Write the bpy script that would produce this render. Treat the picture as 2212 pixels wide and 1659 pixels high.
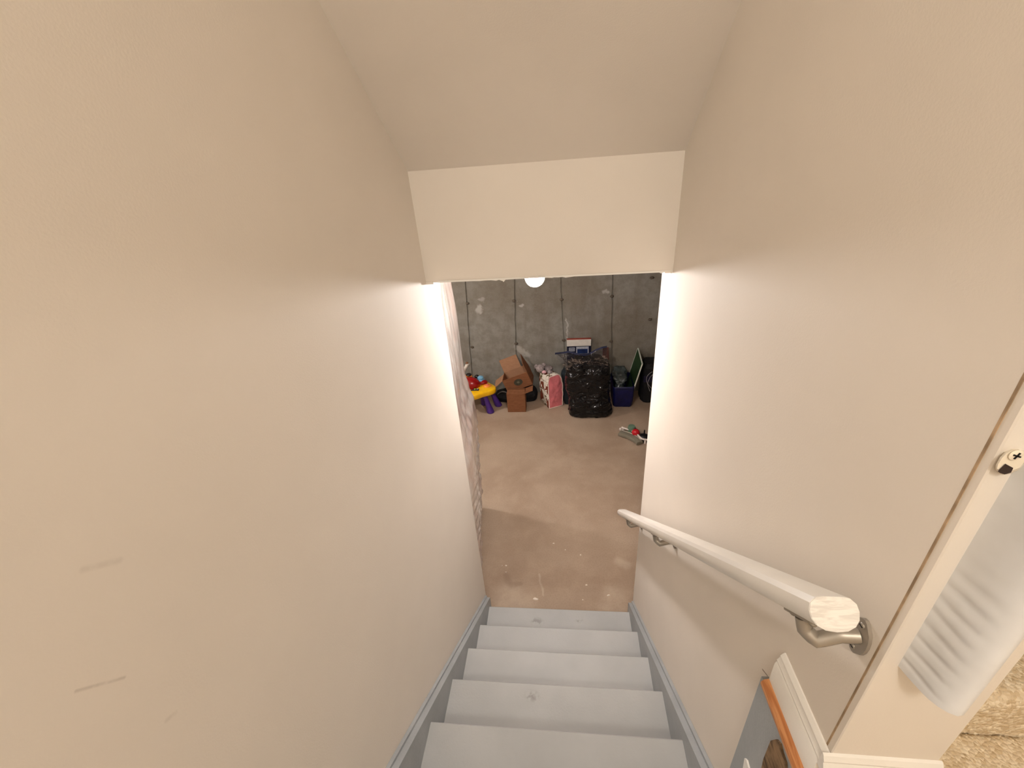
import bpy, bmesh, math, random
from mathutils import Vector, Matrix, noise

for o in list(bpy.data.objects): bpy.data.objects.remove(o)
scene = bpy.context.scene
col = scene.collection
R_ = math.radians

# ------------------------------------------------------------------ camera
FPX, PITCH, YAW, ROLL = 958.255, R_(28.2181), R_(7.5062), R_(-4.6307)
CAM = Vector((0, 0, 2.7723))
Fw = Vector((-math.sin(YAW) * math.cos(PITCH), math.cos(YAW) * math.cos(PITCH), -math.sin(PITCH)))
R0 = Vector((math.cos(YAW), math.sin(YAW), 0))
U0 = R0.cross(Fw)
Rt = math.cos(ROLL) * R0 + math.sin(ROLL) * U0
Up = -math.sin(ROLL) * R0 + math.cos(ROLL) * U0
cd = bpy.data.cameras.new('camera')
cd.sensor_fit = 'HORIZONTAL'; cd.sensor_width = 36
cd.lens = FPX / 2212 * 36
cd.clip_start = 0.02
cam = bpy.data.objects.new('camera', cd); col.objects.link(cam)
cam.matrix_world = Matrix(((Rt.x, Up.x, -Fw.x, CAM.x), (Rt.y, Up.y, -Fw.y, CAM.y), (Rt.z, Up.z, -Fw.z, CAM.z), (0, 0, 0, 1)))
scene.camera = cam

# ------------------------------------------------------------------ world, exposure
w = bpy.data.worlds.new('world'); scene.world = w; w.use_nodes = True
w.node_tree.nodes['Background'].inputs[0].default_value = (1, .9, .78, 1)
w.node_tree.nodes['Background'].inputs[1].default_value = 0.0
vs = scene.view_settings
vs.view_transform = 'Standard'; vs.look = 'None'; vs.exposure = 0.0; vs.gamma = 1.0
vs.use_curve_mapping = False
BULB_W = 480.0      # emission strength of the bare basement bulbs

def lamp_light(name, p, power, radius, rgb):
    l = bpy.data.lights.new(name, 'POINT'); l.energy = power; l.shadow_soft_size = radius; l.color = rgb
    o = bpy.data.objects.new(name, l); col.objects.link(o); o.location = p; return o
# the hall's ceiling light above and behind the photographer; the basement's second bulb behind the left
# stair wall, whose shadows fall to the right on the concrete wall and floor
lamp_light('hall_ceiling_lamp_offscreen', (-.04, -1.1, 4.0), 64.0, .12, (1.0, .965, .91))
lamp_light('basement_bulb_left_offscreen', (-2.15, 3.42, 2.2), 86.0, .055, (1.0, .96, .965))

def ray(px, py): return Fw + Rt * ((px - 1106) / FPX) - Up * ((py - 829.5) / FPX)
def AtY(px, py, y):
    v = ray(px, py); return CAM + v * ((y - CAM.y) / v.y)
def AtZ(px, py, z=0.0):
    v = ray(px, py); return CAM + v * ((z - CAM.z) / v.z)
def AtX(px, py, x):
    v = ray(px, py); return CAM + v * ((x - CAM.x) / v.x)

# ------------------------------------------------------------------ material helpers
def lin(r, g, b):
    f = lambda c: (c / 255 / 12.92) if c / 255 <= .04045 else ((c / 255 + .055) / 1.055) ** 2.4
    return (f(r), f(g), f(b), 1)

class NT:
    def __init__(s, m): s.t = m.node_tree; s.n = s.t.nodes; s.l = s.t.links
    def new(s, typ, **kw):
        n = s.n.new(typ)
        for k, v in kw.items(): setattr(n, k, v)
        return n
    def link(s, a, b): s.l.new(a, b)
    def setin(s, node, i, v):
        if hasattr(v, 'is_linked') or hasattr(v, 'links'): s.l.new(v, node.inputs[i])
        else: node.inputs[i].default_value = v
    def math(s, op, a, b=0.0, clamp=False):
        n = s.new('ShaderNodeMath', operation=op); n.use_clamp = clamp
        s.setin(n, 0, a); s.setin(n, 1, b); return n.outputs[0]
    def vec(s, op, a, b=(0, 0, 0)):
        n = s.new('ShaderNodeVectorMath', operation=op)
        s.setin(n, 0, a); s.setin(n, 1, b)
        return n.outputs['Value'] if op in ('DOT_PRODUCT', 'LENGTH', 'DISTANCE') else n.outputs['Vector']
    def noise(s, co, scale, detail=4, rough=.55, dist=0):
        n = s.new('ShaderNodeTexNoise'); s.setin(n, 'Vector', co)
        n.inputs['Scale'].default_value = scale; n.inputs['Detail'].default_value = detail
        n.inputs['Roughness'].default_value = rough; n.inputs['Distortion'].default_value = dist
        return n.outputs['Fac']
    def ramp(s, v, a, b, lo=0.0, hi=1.0, smooth=True):
        n = s.new('ShaderNodeMapRange'); n.interpolation_type = 'SMOOTHSTEP' if smooth else 'LINEAR'
        s.setin(n, 0, v); n.inputs[1].default_value = a; n.inputs[2].default_value = b
        n.inputs[3].default_value = lo; n.inputs[4].default_value = hi
        return n.outputs[0]
    def mix(s, f, a, b):
        n = s.new('ShaderNodeMix', data_type='RGBA')
        s.setin(n, 0, f); s.setin(n, 6, a); s.setin(n, 7, b); return n.outputs[2]
    def seg(s, co, a, b, r, soft=.5):
        """1 on the segment a-b, fading to 0 at distance r"""
        a = Vector(a); b = Vector(b); ba = b - a
        pa = s.vec('SUBTRACT', co, tuple(a))
        h = s.math('DIVIDE', s.vec('DOT_PRODUCT', pa, tuple(ba)), max(ba.dot(ba), 1e-9), clamp=True)
        sc = s.new('ShaderNodeVectorMath', operation='SCALE'); sc.inputs[0].default_value = tuple(ba)
        s.l.new(h, sc.inputs['Scale'])
        d = s.vec('DISTANCE', pa, sc.outputs[0])
        return s.ramp(d, r * soft, r, 1.0, 0.0)

def new_mat(name, rough=.6, metal=0.0, spec=.4):
    m = bpy.data.materials.new(name); m.use_nodes = True
    b = m.node_tree.nodes['Principled BSDF']
    b.inputs['Roughness'].default_value = rough; b.inputs['Metallic'].default_value = metal
    b.inputs['Specular IOR Level'].default_value = spec
    return m, NT(m), b

def coords(nt): return nt.new('ShaderNodeTexCoord').outputs['Object']

def simple(name, rgb, rough=.6, var=.12, scale=18, bump=0.0, bscale=120, metal=0, spec=.4, coat=0):
    """plain coloured surface with a little procedural unevenness"""
    m, nt, b = new_mat(name, rough, metal, spec)
    co = coords(nt); c = lin(*rgb)
    n = nt.noise(co, scale)
    dark = tuple(x * (1 - var) for x in c[:3]) + (1,); lite = tuple(min(1, x * (1 + var)) for x in c[:3]) + (1,)
    nt.link(nt.mix(nt.ramp(n, .3, .7), dark, lite), b.inputs['Base Color'])
    if bump:
        bp = nt.new('ShaderNodeBump'); bp.inputs['Strength'].default_value = bump; bp.inputs['Distance'].default_value = .01
        nt.link(nt.noise(co, bscale, 5), bp.inputs['Height']); nt.link(bp.outputs[0], b.inputs['Normal'])
    if coat: b.inputs['Coat Weight'].default_value = coat; b.inputs['Coat Roughness'].default_value = .08
    return m

# ------------------------------------------------------------------ mesh helpers
def link_mesh(name, verts, faces, mat, parent=None, smooth=False):
    me = bpy.data.meshes.new(name); me.from_pydata([tuple(v) for v in verts], [], faces)
    bm = bmesh.new(); bm.from_mesh(me); bmesh.ops.recalc_face_normals(bm, faces=bm.faces); bm.to_mesh(me); bm.free()
    return link(name, me, mat, parent, smooth)

def link(name, me, mat, parent=None, smooth=False):
    if isinstance(smooth, bool):
        for p in me.polygons: p.use_smooth = smooth
    else:
        for p in me.polygons: p.use_smooth = True
        try: me.set_sharp_from_angle(angle=R_(smooth))
        except Exception: pass
    if mat: me.materials.append(mat)
    o = bpy.data.objects.new(name, me); col.objects.link(o)
    if parent:
        o.parent = parent
        if parent.type == 'EMPTY': o.location = tuple(-x for x in parent.location)
    return o

def from_bm(name, bm, mat, parent=None, smooth=False):
    me = bpy.data.meshes.new(name); bmesh.ops.recalc_face_normals(bm, faces=bm.faces); bm.to_mesh(me); bm.free()
    return link(name, me, mat, parent, smooth)

def box(name, lo, hi, mat, parent=None, bevel=0.0, seg=2, xf=None):
    bm = bmesh.new(); bmesh.ops.create_cube(bm, size=1)
    lo = Vector(lo); hi = Vector(hi); c = (lo + hi) / 2; d = hi - lo
    for v in bm.verts: v.co = Vector((v.co.x * d.x + c.x, v.co.y * d.y + c.y, v.co.z * d.z + c.z))
    if bevel: bmesh.ops.bevel(bm, geom=bm.edges[:] + bm.verts[:], offset=bevel, segments=seg, profile=.5, affect='EDGES')
    if xf: bmesh.ops.transform(bm, matrix=xf, verts=bm.verts)
    return from_bm(name, bm, mat, parent, 35 if bevel else False)

def prism(name, poly, axis, a, b, mat, parent=None, smooth=False, xf=None):
    """2D polygon swept from a to b along axis ('x': poly is y,z / 'y': x,z / 'z': x,y)"""
    def p3(u, v, t): return {'x': (t, u, v), 'y': (u, t, v), 'z': (u, v, t)}[axis]
    n = len(poly); V = [Vector(p3(u, v, a)) for u, v in poly] + [Vector(p3(u, v, b)) for u, v in poly]
    if xf: V = [xf @ v for v in V]
    Fc = [[i, (i + 1) % n, n + (i + 1) % n, n + i] for i in range(n)] + [list(range(n))[::-1], list(range(n, 2 * n))]
    return link_mesh(name, V, Fc, mat, parent, smooth)

def sweep(name, path, prof, mat, parent=None, smooth=30, up=(0, 0, 1), cap=True):
    """closed profile (u sideways, v up) carried along a polyline"""
    path = [Vector(p) for p in path]; V = []; n = len(prof); up = Vector(up)
    for i, p in enumerate(path):
        t = (path[min(i + 1, len(path) - 1)] - path[max(i - 1, 0)]).normalized()
        s = t.cross(up).normalized(); u = s.cross(t).normalized()
        V += [p + s * a + u * b for a, b in prof]
    Fc = []
    for i in range(len(path) - 1):
        for j in range(n): Fc.append([i * n + j, i * n + (j + 1) % n, (i + 1) * n + (j + 1) % n, (i + 1) * n + j])
    if cap: Fc += [list(range(n))[::-1], list(range((len(path) - 1) * n, len(path) * n))]
    return link_mesh(name, V, Fc, mat, parent, smooth)

def circ(r, n=10, sy=1.0): return [(r * math.cos(2 * math.pi * i / n), sy * r * math.sin(2 * math.pi * i / n)) for i in range(n)]
def tube(name, path, r, mat, parent=None, n=8, up=(0, 0, 1)): return sweep(name, path, circ(r, n), mat, parent, 60, up)

def lathe(name, prof, mat, parent=None, n=20, base=(0, 0, 0), xf=None, smooth=40):
    """profile of (radius, height) turned about z at base"""
    V = []; Fc = []; base = Vector(base)
    for r, z in prof:
        for j in range(n):
            a = 2 * math.pi * j / n; V.append(Vector((r * math.cos(a), r * math.sin(a), z)))
    k = len(prof)
    for i in range(k - 1):
        for j in range(n): Fc.append([i * n + j, i * n + (j + 1) % n, (i + 1) * n + (j + 1) % n, (i + 1) * n + j])
    Fc += [list(range(n))[::-1], list(range((k - 1) * n, k * n))]
    V = [(xf @ v if xf else v) + base for v in V]
    return link_mesh(name, V, Fc, mat, parent, smooth)

def blob(name, c, r, mat, parent=None, sub=3, amp=0.0, freq=6.0, xf=None, seed=0.0):
    bm = bmesh.new(); bmesh.ops.create_icosphere(bm, subdivisions=sub, radius=1)
    c = Vector(c); r = Vector(r) if not isinstance(r, (int, float)) else Vector((r, r, r))
    for v in bm.verts:
        d = v.co.normalized()
        k = 1 + (amp * noise.fractal(d * freq + Vector((seed, seed * 1.7, 0)), .9, 2.0, 3) if amp else 0)
        p = Vector((d.x * r.x, d.y * r.y, d.z * r.z)) * k
        v.co = (xf @ p if xf else p) + c
    return from_bm(name, bm, mat, parent, True)

def stuffed(name, secs, mat, parent=None, n=56, per=10, amp=.012, freq=9.0, seed=0.0, sq=3.2, xf=None, crease=0.0):
    """soft sack: stacked rounded-rectangle sections (z, cx, cy, half width, half depth), wrinkled"""
    V = []; Fc = []; rows = []
    for i in range(len(secs) - 1):
        for q in range(per):
            t = q / per; t2 = t * t * (3 - 2 * t)
            rows.append([secs[i][k] * (1 - (t if k == 0 else t2)) + secs[i + 1][k] * (t if k == 0 else t2) for k in range(5)])
    rows.append(list(secs[-1]))
    for z, cx, cy, hx, hy in rows:
        for j in range(n):
            a = 2 * math.pi * j / n; ca, sa = math.cos(a), math.sin(a)
            f = (abs(ca) ** sq + abs(sa) ** sq) ** (-1 / sq)
            p = Vector((cx + hx * f * ca, cy + hy * f * sa, z))
            d = Vector((ca, sa, 0))
            k = amp * noise.fractal(p * freq + Vector((seed, seed, seed)), .8, 2.1, 4)
            if crease: k -= crease * abs(noise.noise(Vector((p.x * freq * .8, p.y * freq * .8, p.z * freq * 2.4)) + Vector((seed * 2, 3, 1)))) ** .5
            lim = min(1.0, min(hx, hy) / .04)
            p += d * k * lim
            if z > 1e-4: p.z += amp * .5 * noise.noise(p * freq * .7 + Vector((9, seed, 2)))
            V.append(xf @ p if xf else p)
    m = len(rows)
    for i in range(m - 1):
        for j in range(n): Fc.append([i * n + j, i * n + (j + 1) % n, (i + 1) * n + (j + 1) % n, (i + 1) * n + j])
    Fc += [list(range(n))[::-1], list(range((m - 1) * n, m * n))]
    return link_mesh(name, V, Fc, mat, parent, True)

def grid_surface(name, fn, nu, nv, mat, parent=None, smooth=True, thick=0.0):
    V = [Vector(fn(i / nu, j / nv)) for j in range(nv + 1) for i in range(nu + 1)]
    Fc = [[j * (nu + 1) + i, j * (nu + 1) + i + 1, (j + 1) * (nu + 1) + i + 1, (j + 1) * (nu + 1) + i] for j in range(nv) for i in range(nu)]
    o = link_mesh(name, V, Fc, mat, parent, smooth)
    if thick:
        md = o.modifiers.new('thickness', 'SOLIDIFY'); md.thickness = thick; md.offset = 0
    return o

# ------------------------------------------------------------------ tagging
def tag(o, label, cat, group=None):
    o['label'] = label; o['category'] = cat
    if group: o['group'] = group
    return o
def struct(o): o['kind'] = 'structure'; return o
def thing(name, loc, label, cat, group=None):
    e = bpy.data.objects.new(name, None); col.objects.link(e); e.location = tuple(loc); e.empty_display_size = .05
    return tag(e, label, cat, group)

# ------------------------------------------------------------------ dimensions
XL, XR = -.53, .41            # stair walls
X2 = .565                     # far side of the right partition
YE, YH, YC = 1.862, 1.685, .381
ZH, ZK = 2.32, 2.717          # header bottom, header / sloped ceiling
SL = .8333
ZL = 1.75                     # landing
YB = 4.9                      # concrete back wall
ZB = 2.42                     # basement ceiling
ZT = 4.2                      # hall ceiling
RUN, RISE = .25, .195

# ------------------------------------------------------------------ materials of the shell
def cream_paint(name='cream_wall_paint', marks=()):
    m, nt, b = new_mat(name, .72, 0, .2)
    co = coords(nt)
    c = nt.mix(nt.ramp(nt.noise(co, 2.2, 3), .3, .7), lin(227, 218, 206), lin(231, 222, 210))
    for a, bb, r, k in marks:
        n = nt.noise(co, 60, 3)
        f = nt.math('MULTIPLY', nt.seg(co, a, bb, r, .1), nt.ramp(n, .3, .6, .2 * k, k))
        c = nt.mix(f, c, lin(120, 100, 82))
    nt.link(c, b.inputs['Base Color'])
    bp = nt.new('ShaderNodeBump'); bp.inputs['Strength'].default_value = .08; bp.inputs['Distance'].default_value = .004
    nt.link(nt.noise(co, 260, 3), bp.inputs['Height']); nt.link(bp.outputs[0], b.inputs['Normal'])
    return m
M_cream = cream_paint()
M_cream_l = cream_paint('cream_wall_paint_scuffed', [
    ((XL, .217, 2.287), (XL, .254, 2.244), .0030, .24), ((XL, .286, 2.395), (XL, .319, 2.37), .006, .12),
    ((XL, .258, 2.136), (XL, .27, 2.129), .005, .16)])
pk = [AtX(1647, 1446, XR), AtX(1658, 1460, XR)]
M_cream_r = cream_paint('cream_wall_paint_nicked', [(pk[0], pk[1], .0025, .9)])

def concrete_wall_mat():
    m, nt, b = new_mat('grey_poured_concrete', .85, 0, .2)
    co = coords(nt)
    big = nt.noise(co, 1.3, 3, .5); mid = nt.noise(co, 9, 6, .65); fine = nt.noise(co, 70, 4)
    c = nt.mix(nt.ramp(big, .35, .65), lin(124, 118, 106), lin(138, 136, 128))
    c = nt.mix(nt.math('MULTIPLY', nt.ramp(mid, .35, .62, 1, 0), .4), c, lin(100, 90, 76))
    stn = nt.noise(nt.vec('MULTIPLY', co, (1, 1, .22)), 5, 4, .6)
    c = nt.mix(nt.math('MULTIPLY', nt.ramp(stn, .45, .68), .35), c, lin(108, 96, 82))
    c = nt.mix(nt.math('MULTIPLY', nt.ramp(fine, .55, .75), .25), c, lin(160, 156, 146))
    # paler splashes of cement slurry
    wob = nt.new('ShaderNodeVectorMath', operation='MULTIPLY_ADD')
    nz = nt.new('ShaderNodeTexNoise'); nz.inputs['Scale'].default_value = 22; nz.inputs['Detail'].default_value = 4; nt.link(co, nz.inputs['Vector'])
    nt.link(nz.outputs['Color'], wob.inputs[0]); wob.inputs[1].default_value = (.09, 0, .09); nt.link(co, wob.inputs[2])
    cw = wob.outputs[0]
    off = Vector((.045, 0, .045))
    for p, q, r, k in [((-.965, 1.10), (-.95, 1.15), .05, .6), ((-.93, 1.24), (-.89, 1.235), .03, .35), ((-.46, 1.144), (-.458, 1.15), .032, .6),
                       ((.48, 1.27), (.51, 1.26), .035, .55), ((.052, .96), (.058, .72), .014, .6), ((-.55, .62), (-.42, .52), .045, .45)]:
        a = Vector((p[0], YB - .015, p[1])) + off; e = Vector((q[0], YB - .015, q[1])) + off
        f = nt.math('MULTIPLY', nt.seg(cw, a, e, r, .3), k)
        c = nt.mix(f, c, lin(190, 186, 178))
    nt.link(c, b.inputs['Base Color'])
    bp = nt.new('ShaderNodeBump'); bp.inputs['Strength'].default_value = .35; bp.inputs['Distance'].default_value = .01
    nt.link(nt.math('ADD', mid, nt.math('MULTIPLY', fine, .4)), bp.inputs['Height']); nt.link(bp.outputs[0], b.inputs['Normal'])
    return m
M_conc = concrete_wall_mat()
M_conc_dark = simple('dark_joint_concrete', (92, 82, 70), .9, .25, 30, .4)

def concrete_floor_mat():
    m, nt, b = new_mat('brown_grey_concrete_floor', .62, 0, .35)
    co = coords(nt)
    big = nt.noise(co, 1.1, 4, .55, .6); mid = nt.noise(co, 6, 6, .6); fine = nt.noise(co, 90, 4)
    c = nt.mix(nt.ramp(big, .35, .65), lin(158, 136, 116), lin(172, 152, 132))
    c = nt.mix(nt.math('MULTIPLY', nt.ramp(mid, .4, .7), .35), c, lin(188, 168, 146))
    c = nt.mix(nt.math('MULTIPLY', nt.ramp(fine, .35, .55, 1, 0), .14), c, lin(110, 92, 76))
    wob = nt.new('ShaderNodeVectorMath', operation='MULTIPLY_ADD')
    nz = nt.new('ShaderNodeTexNoise'); nz.inputs['Scale'].default_value = 5; nz.inputs['Detail'].default_value = 5; nt.link(co, nz.inputs['Vector'])
    nt.link(nz.outputs['Color'], wob.inputs[0]); wob.inputs[1].default_value = (.07, .07, 0); nt.link(co, wob.inputs[2])
    cw = nt.vec('SUBTRACT', wob.outputs[0], (.035, .035, 0))
    dk = lin(122, 100, 82)
    for a, e, r, k in [((-.44, 2.17), (-.43, 2.11), .04, .4), ((-.40, 2.09), (-.34, 2.11), .035, .4),
                       ((-.50, 1.95), (-.5, 2.0), .05, .25)]:
        c = nt.mix(nt.math('MULTIPLY', nt.seg(cw, (a[0], a[1], 0), (e[0], e[1], 0), r, .2), k), c, dk)
    lt = lin(205, 190, 170)
    for a, e, r, k in [((-.42, 2.0), (-.33, 1.93), .17, .45), ((.32, 2.02), (.30, 1.95), .14, .35),
                       ((-.2, 2.2), (-.17, 2.02), .012, .4), ((.38, 2.32), (.44, 2.28), .05, .35)]:
        c = nt.mix(nt.math('MULTIPLY', nt.seg(cw, (a[0], a[1], 0), (e[0], e[1], 0), r, .15), nt.ramp(mid, .35, .6, .5 * k, k)), c, lt)
    nt.link(c, b.inputs['Base Color'])
    nt.link(nt.ramp(mid, .3, .7, .5, .75), b.inputs['Roughness'])
    bp = nt.new('ShaderNodeBump'); bp.inputs['Strength'].default_value = .15; bp.inputs['Distance'].default_value = .006
    nt.link(nt.math('ADD', mid, nt.math('MULTIPLY', fine, .5)), bp.inputs['Height']); nt.link(bp.outputs[0], b.inputs['Normal'])
    return m
M_floor = concrete_floor_mat()

def stair_paint():
    m, nt, b = new_mat('grey_stair_paint', .5, 0, .4)
    co = coords(nt)
    c = nt.mix(nt.ramp(nt.noise(co, 4, 4), .3, .7), lin(168, 169, 168), lin(176, 177, 176))
    spots = [((-.16, .99, .775), .03), ((.27, 1.10, .775), .035), ((-.1, 1.36, .58), .02), ((-.2, 1.70, .19), .04), ((.06, 1.72, .19), .025), ((.05, 1.1, .775), .02), ((-.12, .62, .97), .012)]
    for p, r in spots:
        f = nt.math('MULTIPLY', nt.seg(co, p, (p[0] + r * .6, p[1] - r * .1, p[2]), r, .1), nt.ramp(nt.noise(co, 45, 4), .42, .62, 0, .5))
        c = nt.mix(f, c, lin(112, 108, 100))
    sc = nt.ramp(nt.noise(co, 30, 5, .7), .62, .78, 0, .18)
    c = nt.mix(sc, c, lin(150, 146, 138))
    nt.link(c, b.inputs['Base Color'])
    bp = nt.new('ShaderNodeBump'); bp.inputs['Strength'].default_value = .12; bp.inputs['Distance'].default_value = .004
    nt.link(nt.noise(co, 120, 4), bp.inputs['Height']); nt.link(bp.outputs[0], b.inputs['Normal'])
    return m
M_stair = stair_paint()
M_stair_side = simple('grey_stringer_paint', (160, 164, 166), .45, .06, 8, .1)
M_white = simple('white_trim_paint', (236, 232, 224), .38, .03, 6, .05)
M_railwhite = simple('white_gloss_rail_paint', (232, 228, 220), .3, .03, 8, .03, spec=.5)
M_conc_ceiling = simple('basement_ceiling_board', (190, 175, 155), .9, .1, 5, .1)

def wood_mat(name, a, bcol, sc=40, axis=(1, .08, 1), rough=.4):
    m, nt, b = new_mat(name, rough, 0, .4)
    co = coords(nt); st = nt.vec('MULTIPLY', co, axis)
    n = nt.noise(st, sc, 5, .6, .8)
    nt.link(nt.mix(nt.ramp(n, .35, .65), lin(*a), lin(*bcol)), b.inputs['Base Color'])
    return m
M_oak = wood_mat('oak_nosing_varnish', (164, 102, 56), (198, 140, 90), 120)
M_rawwood = wood_mat('raw_brown_wood', (74, 56, 40), (146, 118, 86), 60, (1, .3, 1), .9)

def carpet_mat():
    m, nt, b = new_mat('beige_loop_carpet', .95, 0, .1)
    co = coords(nt)
    vo = nt.new('ShaderNodeTexVoronoi'); vo.inputs['Scale'].default_value = 170; nt.link(co, vo.inputs['Vector'])
    n = nt.noise(co, 60, 4, .6)
    c = nt.mix(nt.ramp(vo.outputs['Color'], .1, .9), lin(240, 226, 200), lin(206, 184, 150))
    c = nt.mix(nt.math('MULTIPLY', nt.ramp(n, .35, .6, 1, 0), .4), c, lin(206, 182, 146))
    nt.link(c, b.inputs['Base Color'])
    bp = nt.new('ShaderNodeBump'); bp.inputs['Strength'].default_value = .5; bp.inputs['Distance'].default_value = .006
    nt.link(nt.math('SUBTRACT', n, vo.outputs['Distance']), bp.inputs['Height']); nt.link(bp.outputs[0], b.inputs['Normal'])
    return m
M_carpet = carpet_mat()

def emit_mat(name, rgb, strength):
    m = bpy.data.materials.new(name); m.use_nodes = True; nt = m.node_tree; nt.nodes.clear()
    e = nt.nodes.new('ShaderNodeEmission'); e.inputs[0].default_value = (*rgb, 1); e.inputs[1].default_value = strength
    o = nt.nodes.new('ShaderNodeOutputMaterial'); nt.links.new(e.outputs[0], o.inputs[0]); return m

# ------------------------------------------------------------------ the shell: basement
struct(box('floor', (-3.2, -2.2, -.12), (2.8, YB + .2, 0), M_floor))
struct(box('ceiling_basement', (-3.2, YE + .001, ZB), (2.8, YB + .2, ZB + .15), M_conc_ceiling))
struct(box('wall_basement_left', (-3.35, YE - .1, 0), (-3.2, YB + .2, ZB), M_conc))
struct(box('wall_basement_right', (2.8, YE - .1, 0), (2.95, YB + .2, ZB), M_conc))
struct(box('wall_basement_front_left', (-3.2, YE - .12, 0), (XL - .121, YE - .005, ZB), M_cream))
struct(box('wall_basement_front_right', (X2 + .001, YE - .12, 0), (2.8, YE - .005, ZB), M_cream))
# back wall: poured panels with recessed form joints, tie knots on the joints
wb = struct(box('wall_back', (-3.2, YB, 0), (2.8, YB + .2, ZB), M_conc))
seams = [(-3.2, -3.2), (-2.72, -2.74), (-2.17, -2.19), (-1.63, -1.655), (-1.075, -1.115), (-.515, -.553), (-.004, .017), (.557, .575), (1.115, 1.13), (1.67, 1.69), (2.22, 2.24), (2.8, 2.8)]  # x at z 1.45 and z .7
random.seed(5)
for i in range(len(seams) - 1):
    def xs(s, z): return s[0] + (s[1] - s[0]) * (1.45 - z) / .75
    V = []; nz = 24; g = .0040
    for k in range(nz + 1):
        z = ZB * k / nz
        a = xs(seams[i], z) + g + .007 * noise.noise(Vector((i * 3.1, z * 7, 0))) if i else -3.2
        b_ = xs(seams[i + 1], z) - g + .007 * noise.noise(Vector((i * 3.1 + 3.1, z * 7, 0))) if i < len(seams) - 2 else 2.8
        pr = .012 + .003 * math.sin(i * 2.3)
        V += [(a, YB + .001, z), (a + .006, YB - pr, z), (b_ - .006, YB - pr, z), (b_, YB + .001, z)]
    Fc = [[k * 4 + j, k * 4 + j + 1, (k + 1) * 4 + j + 1, (k + 1) * 4 + j] for k in range(nz) for j in range(3)]
    link_mesh('concrete_panel', V, Fc, M_conc, wb, 30)
for (px, py) in [(1010, 655), (1020, 750), (1110, 650), (1115, 742), (1213, 647), (1218, 735), (1322, 640), (1320, 737), (1408, 600), (1404, 690)]:
    p = AtY(px, py, YB - .016)
    blob('form_tie_knot', p, (.022, .012, .016), M_conc_dark, wb, 2, .3, 3, seed=px)

# ------------------------------------------------------------------ the shell: stairwell
struct(box('wall_left', (XL - .12, -2.2, 0), (XL, YE, ZT), M_cream_l))
struct(box('wall_right', (XR, YC + .012, 0), (X2, YE, ZT), M_cream_r))
hd = struct(box('wall_header', (XL, YH, ZH), (XR, YE, ZK + .35), M_cream))
struct(prism('ceiling_slope', [(YH + .0, ZK), (YH + .25, ZK + .1), (YH - 1.78 + .1, ZT + .2), (YH - 1.78, ZK + 1.78 * SL)], 'x', XL, XR, M_cream))
struct(box('ceiling_hall', (XL, -2.2, ZT), (2.0, YH - 1.78, ZT + .12), M_cream))
struct(box('ceiling_stairs_up', (XR, YH - 1.78, ZT), (2.0, 2.4, ZT + .12), M_cream))
struct(box('wall_hall_back', (XL - .12, -2.32, 0), (2.0, -2.2, ZT), M_cream))
struct(box('wall_hall_right', (2.0, -2.32, 0), (2.12, 2.4, ZT), M_cream))
struct(box('wall_stairs_up_end', (X2, 2.3, ZB + .16), (2.0, 2.4, ZT), M_cream))

# torn drywall paper along the lower edge of the header
prof = [(945, 607), (975, 606), (985, 607), (1000, 604), (1012, 607), (1020, 604), (1036, 607), (1045, 605), (1060, 604), (1072, 606), (1078, 603), (1086, 607), (1088, 609), (1092, 604), (1108, 603), (1130, 602),
        (1180, 599.5), (1192, 600), (1197, 598), (1206, 599), (1215, 597.5), (1222, 599.5), (1240, 596.5), (1280, 594.5), (1330, 592.5), (1380, 590), (1418, 588.5), (1424, 586), (1428, 590.5), (1434, 587), (1446, 586), (1450, 591), (1453, 587)]
V = []
for px, py in prof:
    q = AtY(px, py, YH - .0015); V.append(Vector((q.x, YH - .0015, min(q.z, ZH - .0005)))); V.append(Vector((q.x, YH - .0015, ZH + .006)))
Fc = [[2 * i, 2 * i + 2, 2 * i + 3, 2 * i + 1] for i in range(len(prof) - 1)]
o = link_mesh('torn_paper_edge', V, Fc, M_white, hd); md = o.modifiers.new('thickness', 'SOLIDIFY'); md.thickness = .0015
# corner beads at the two lower corners of the header
box('corner_bead', (XL + .0005, YH - .004, ZH - .006), (XL + .03, YH + .01, ZH + .004), M_cream, hd, .001, 1)
box('corner_bead', (XR - .03, YH - .004, ZH - .004), (XR - .0005, YH + .01, ZH + .004), M_cream, hd, .001, 1)

# ------------------------------------------------------------------ landing, end of the right wall
M_landing = simple('landing_subfloor', (150, 120, 90), .8, .15, 10)
struct(box('floor_landing', (XR + .001, -2.2, ZL - .2), (2.0, .49, ZL - .012), M_landing))
struct(box('floor_landing_head', (XL, -2.2, ZL - .2), (XR, -.24, ZL), M_landing))
jb = struct(box('trim_1', (XR + .0006, YC, ZL), (X2, YC + .012, ZT), M_cream, None, .0015, 1))
box('gap_shade_line', (XR - .0002, YC + .0105, ZL + .14), (XR + .001, YC + .0135, ZT - .01), simple('brown_gap_shade', (168, 142, 112), .9, .3, 30), jb)  # brown strip painted in for the shade of the gap at this corner
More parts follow.
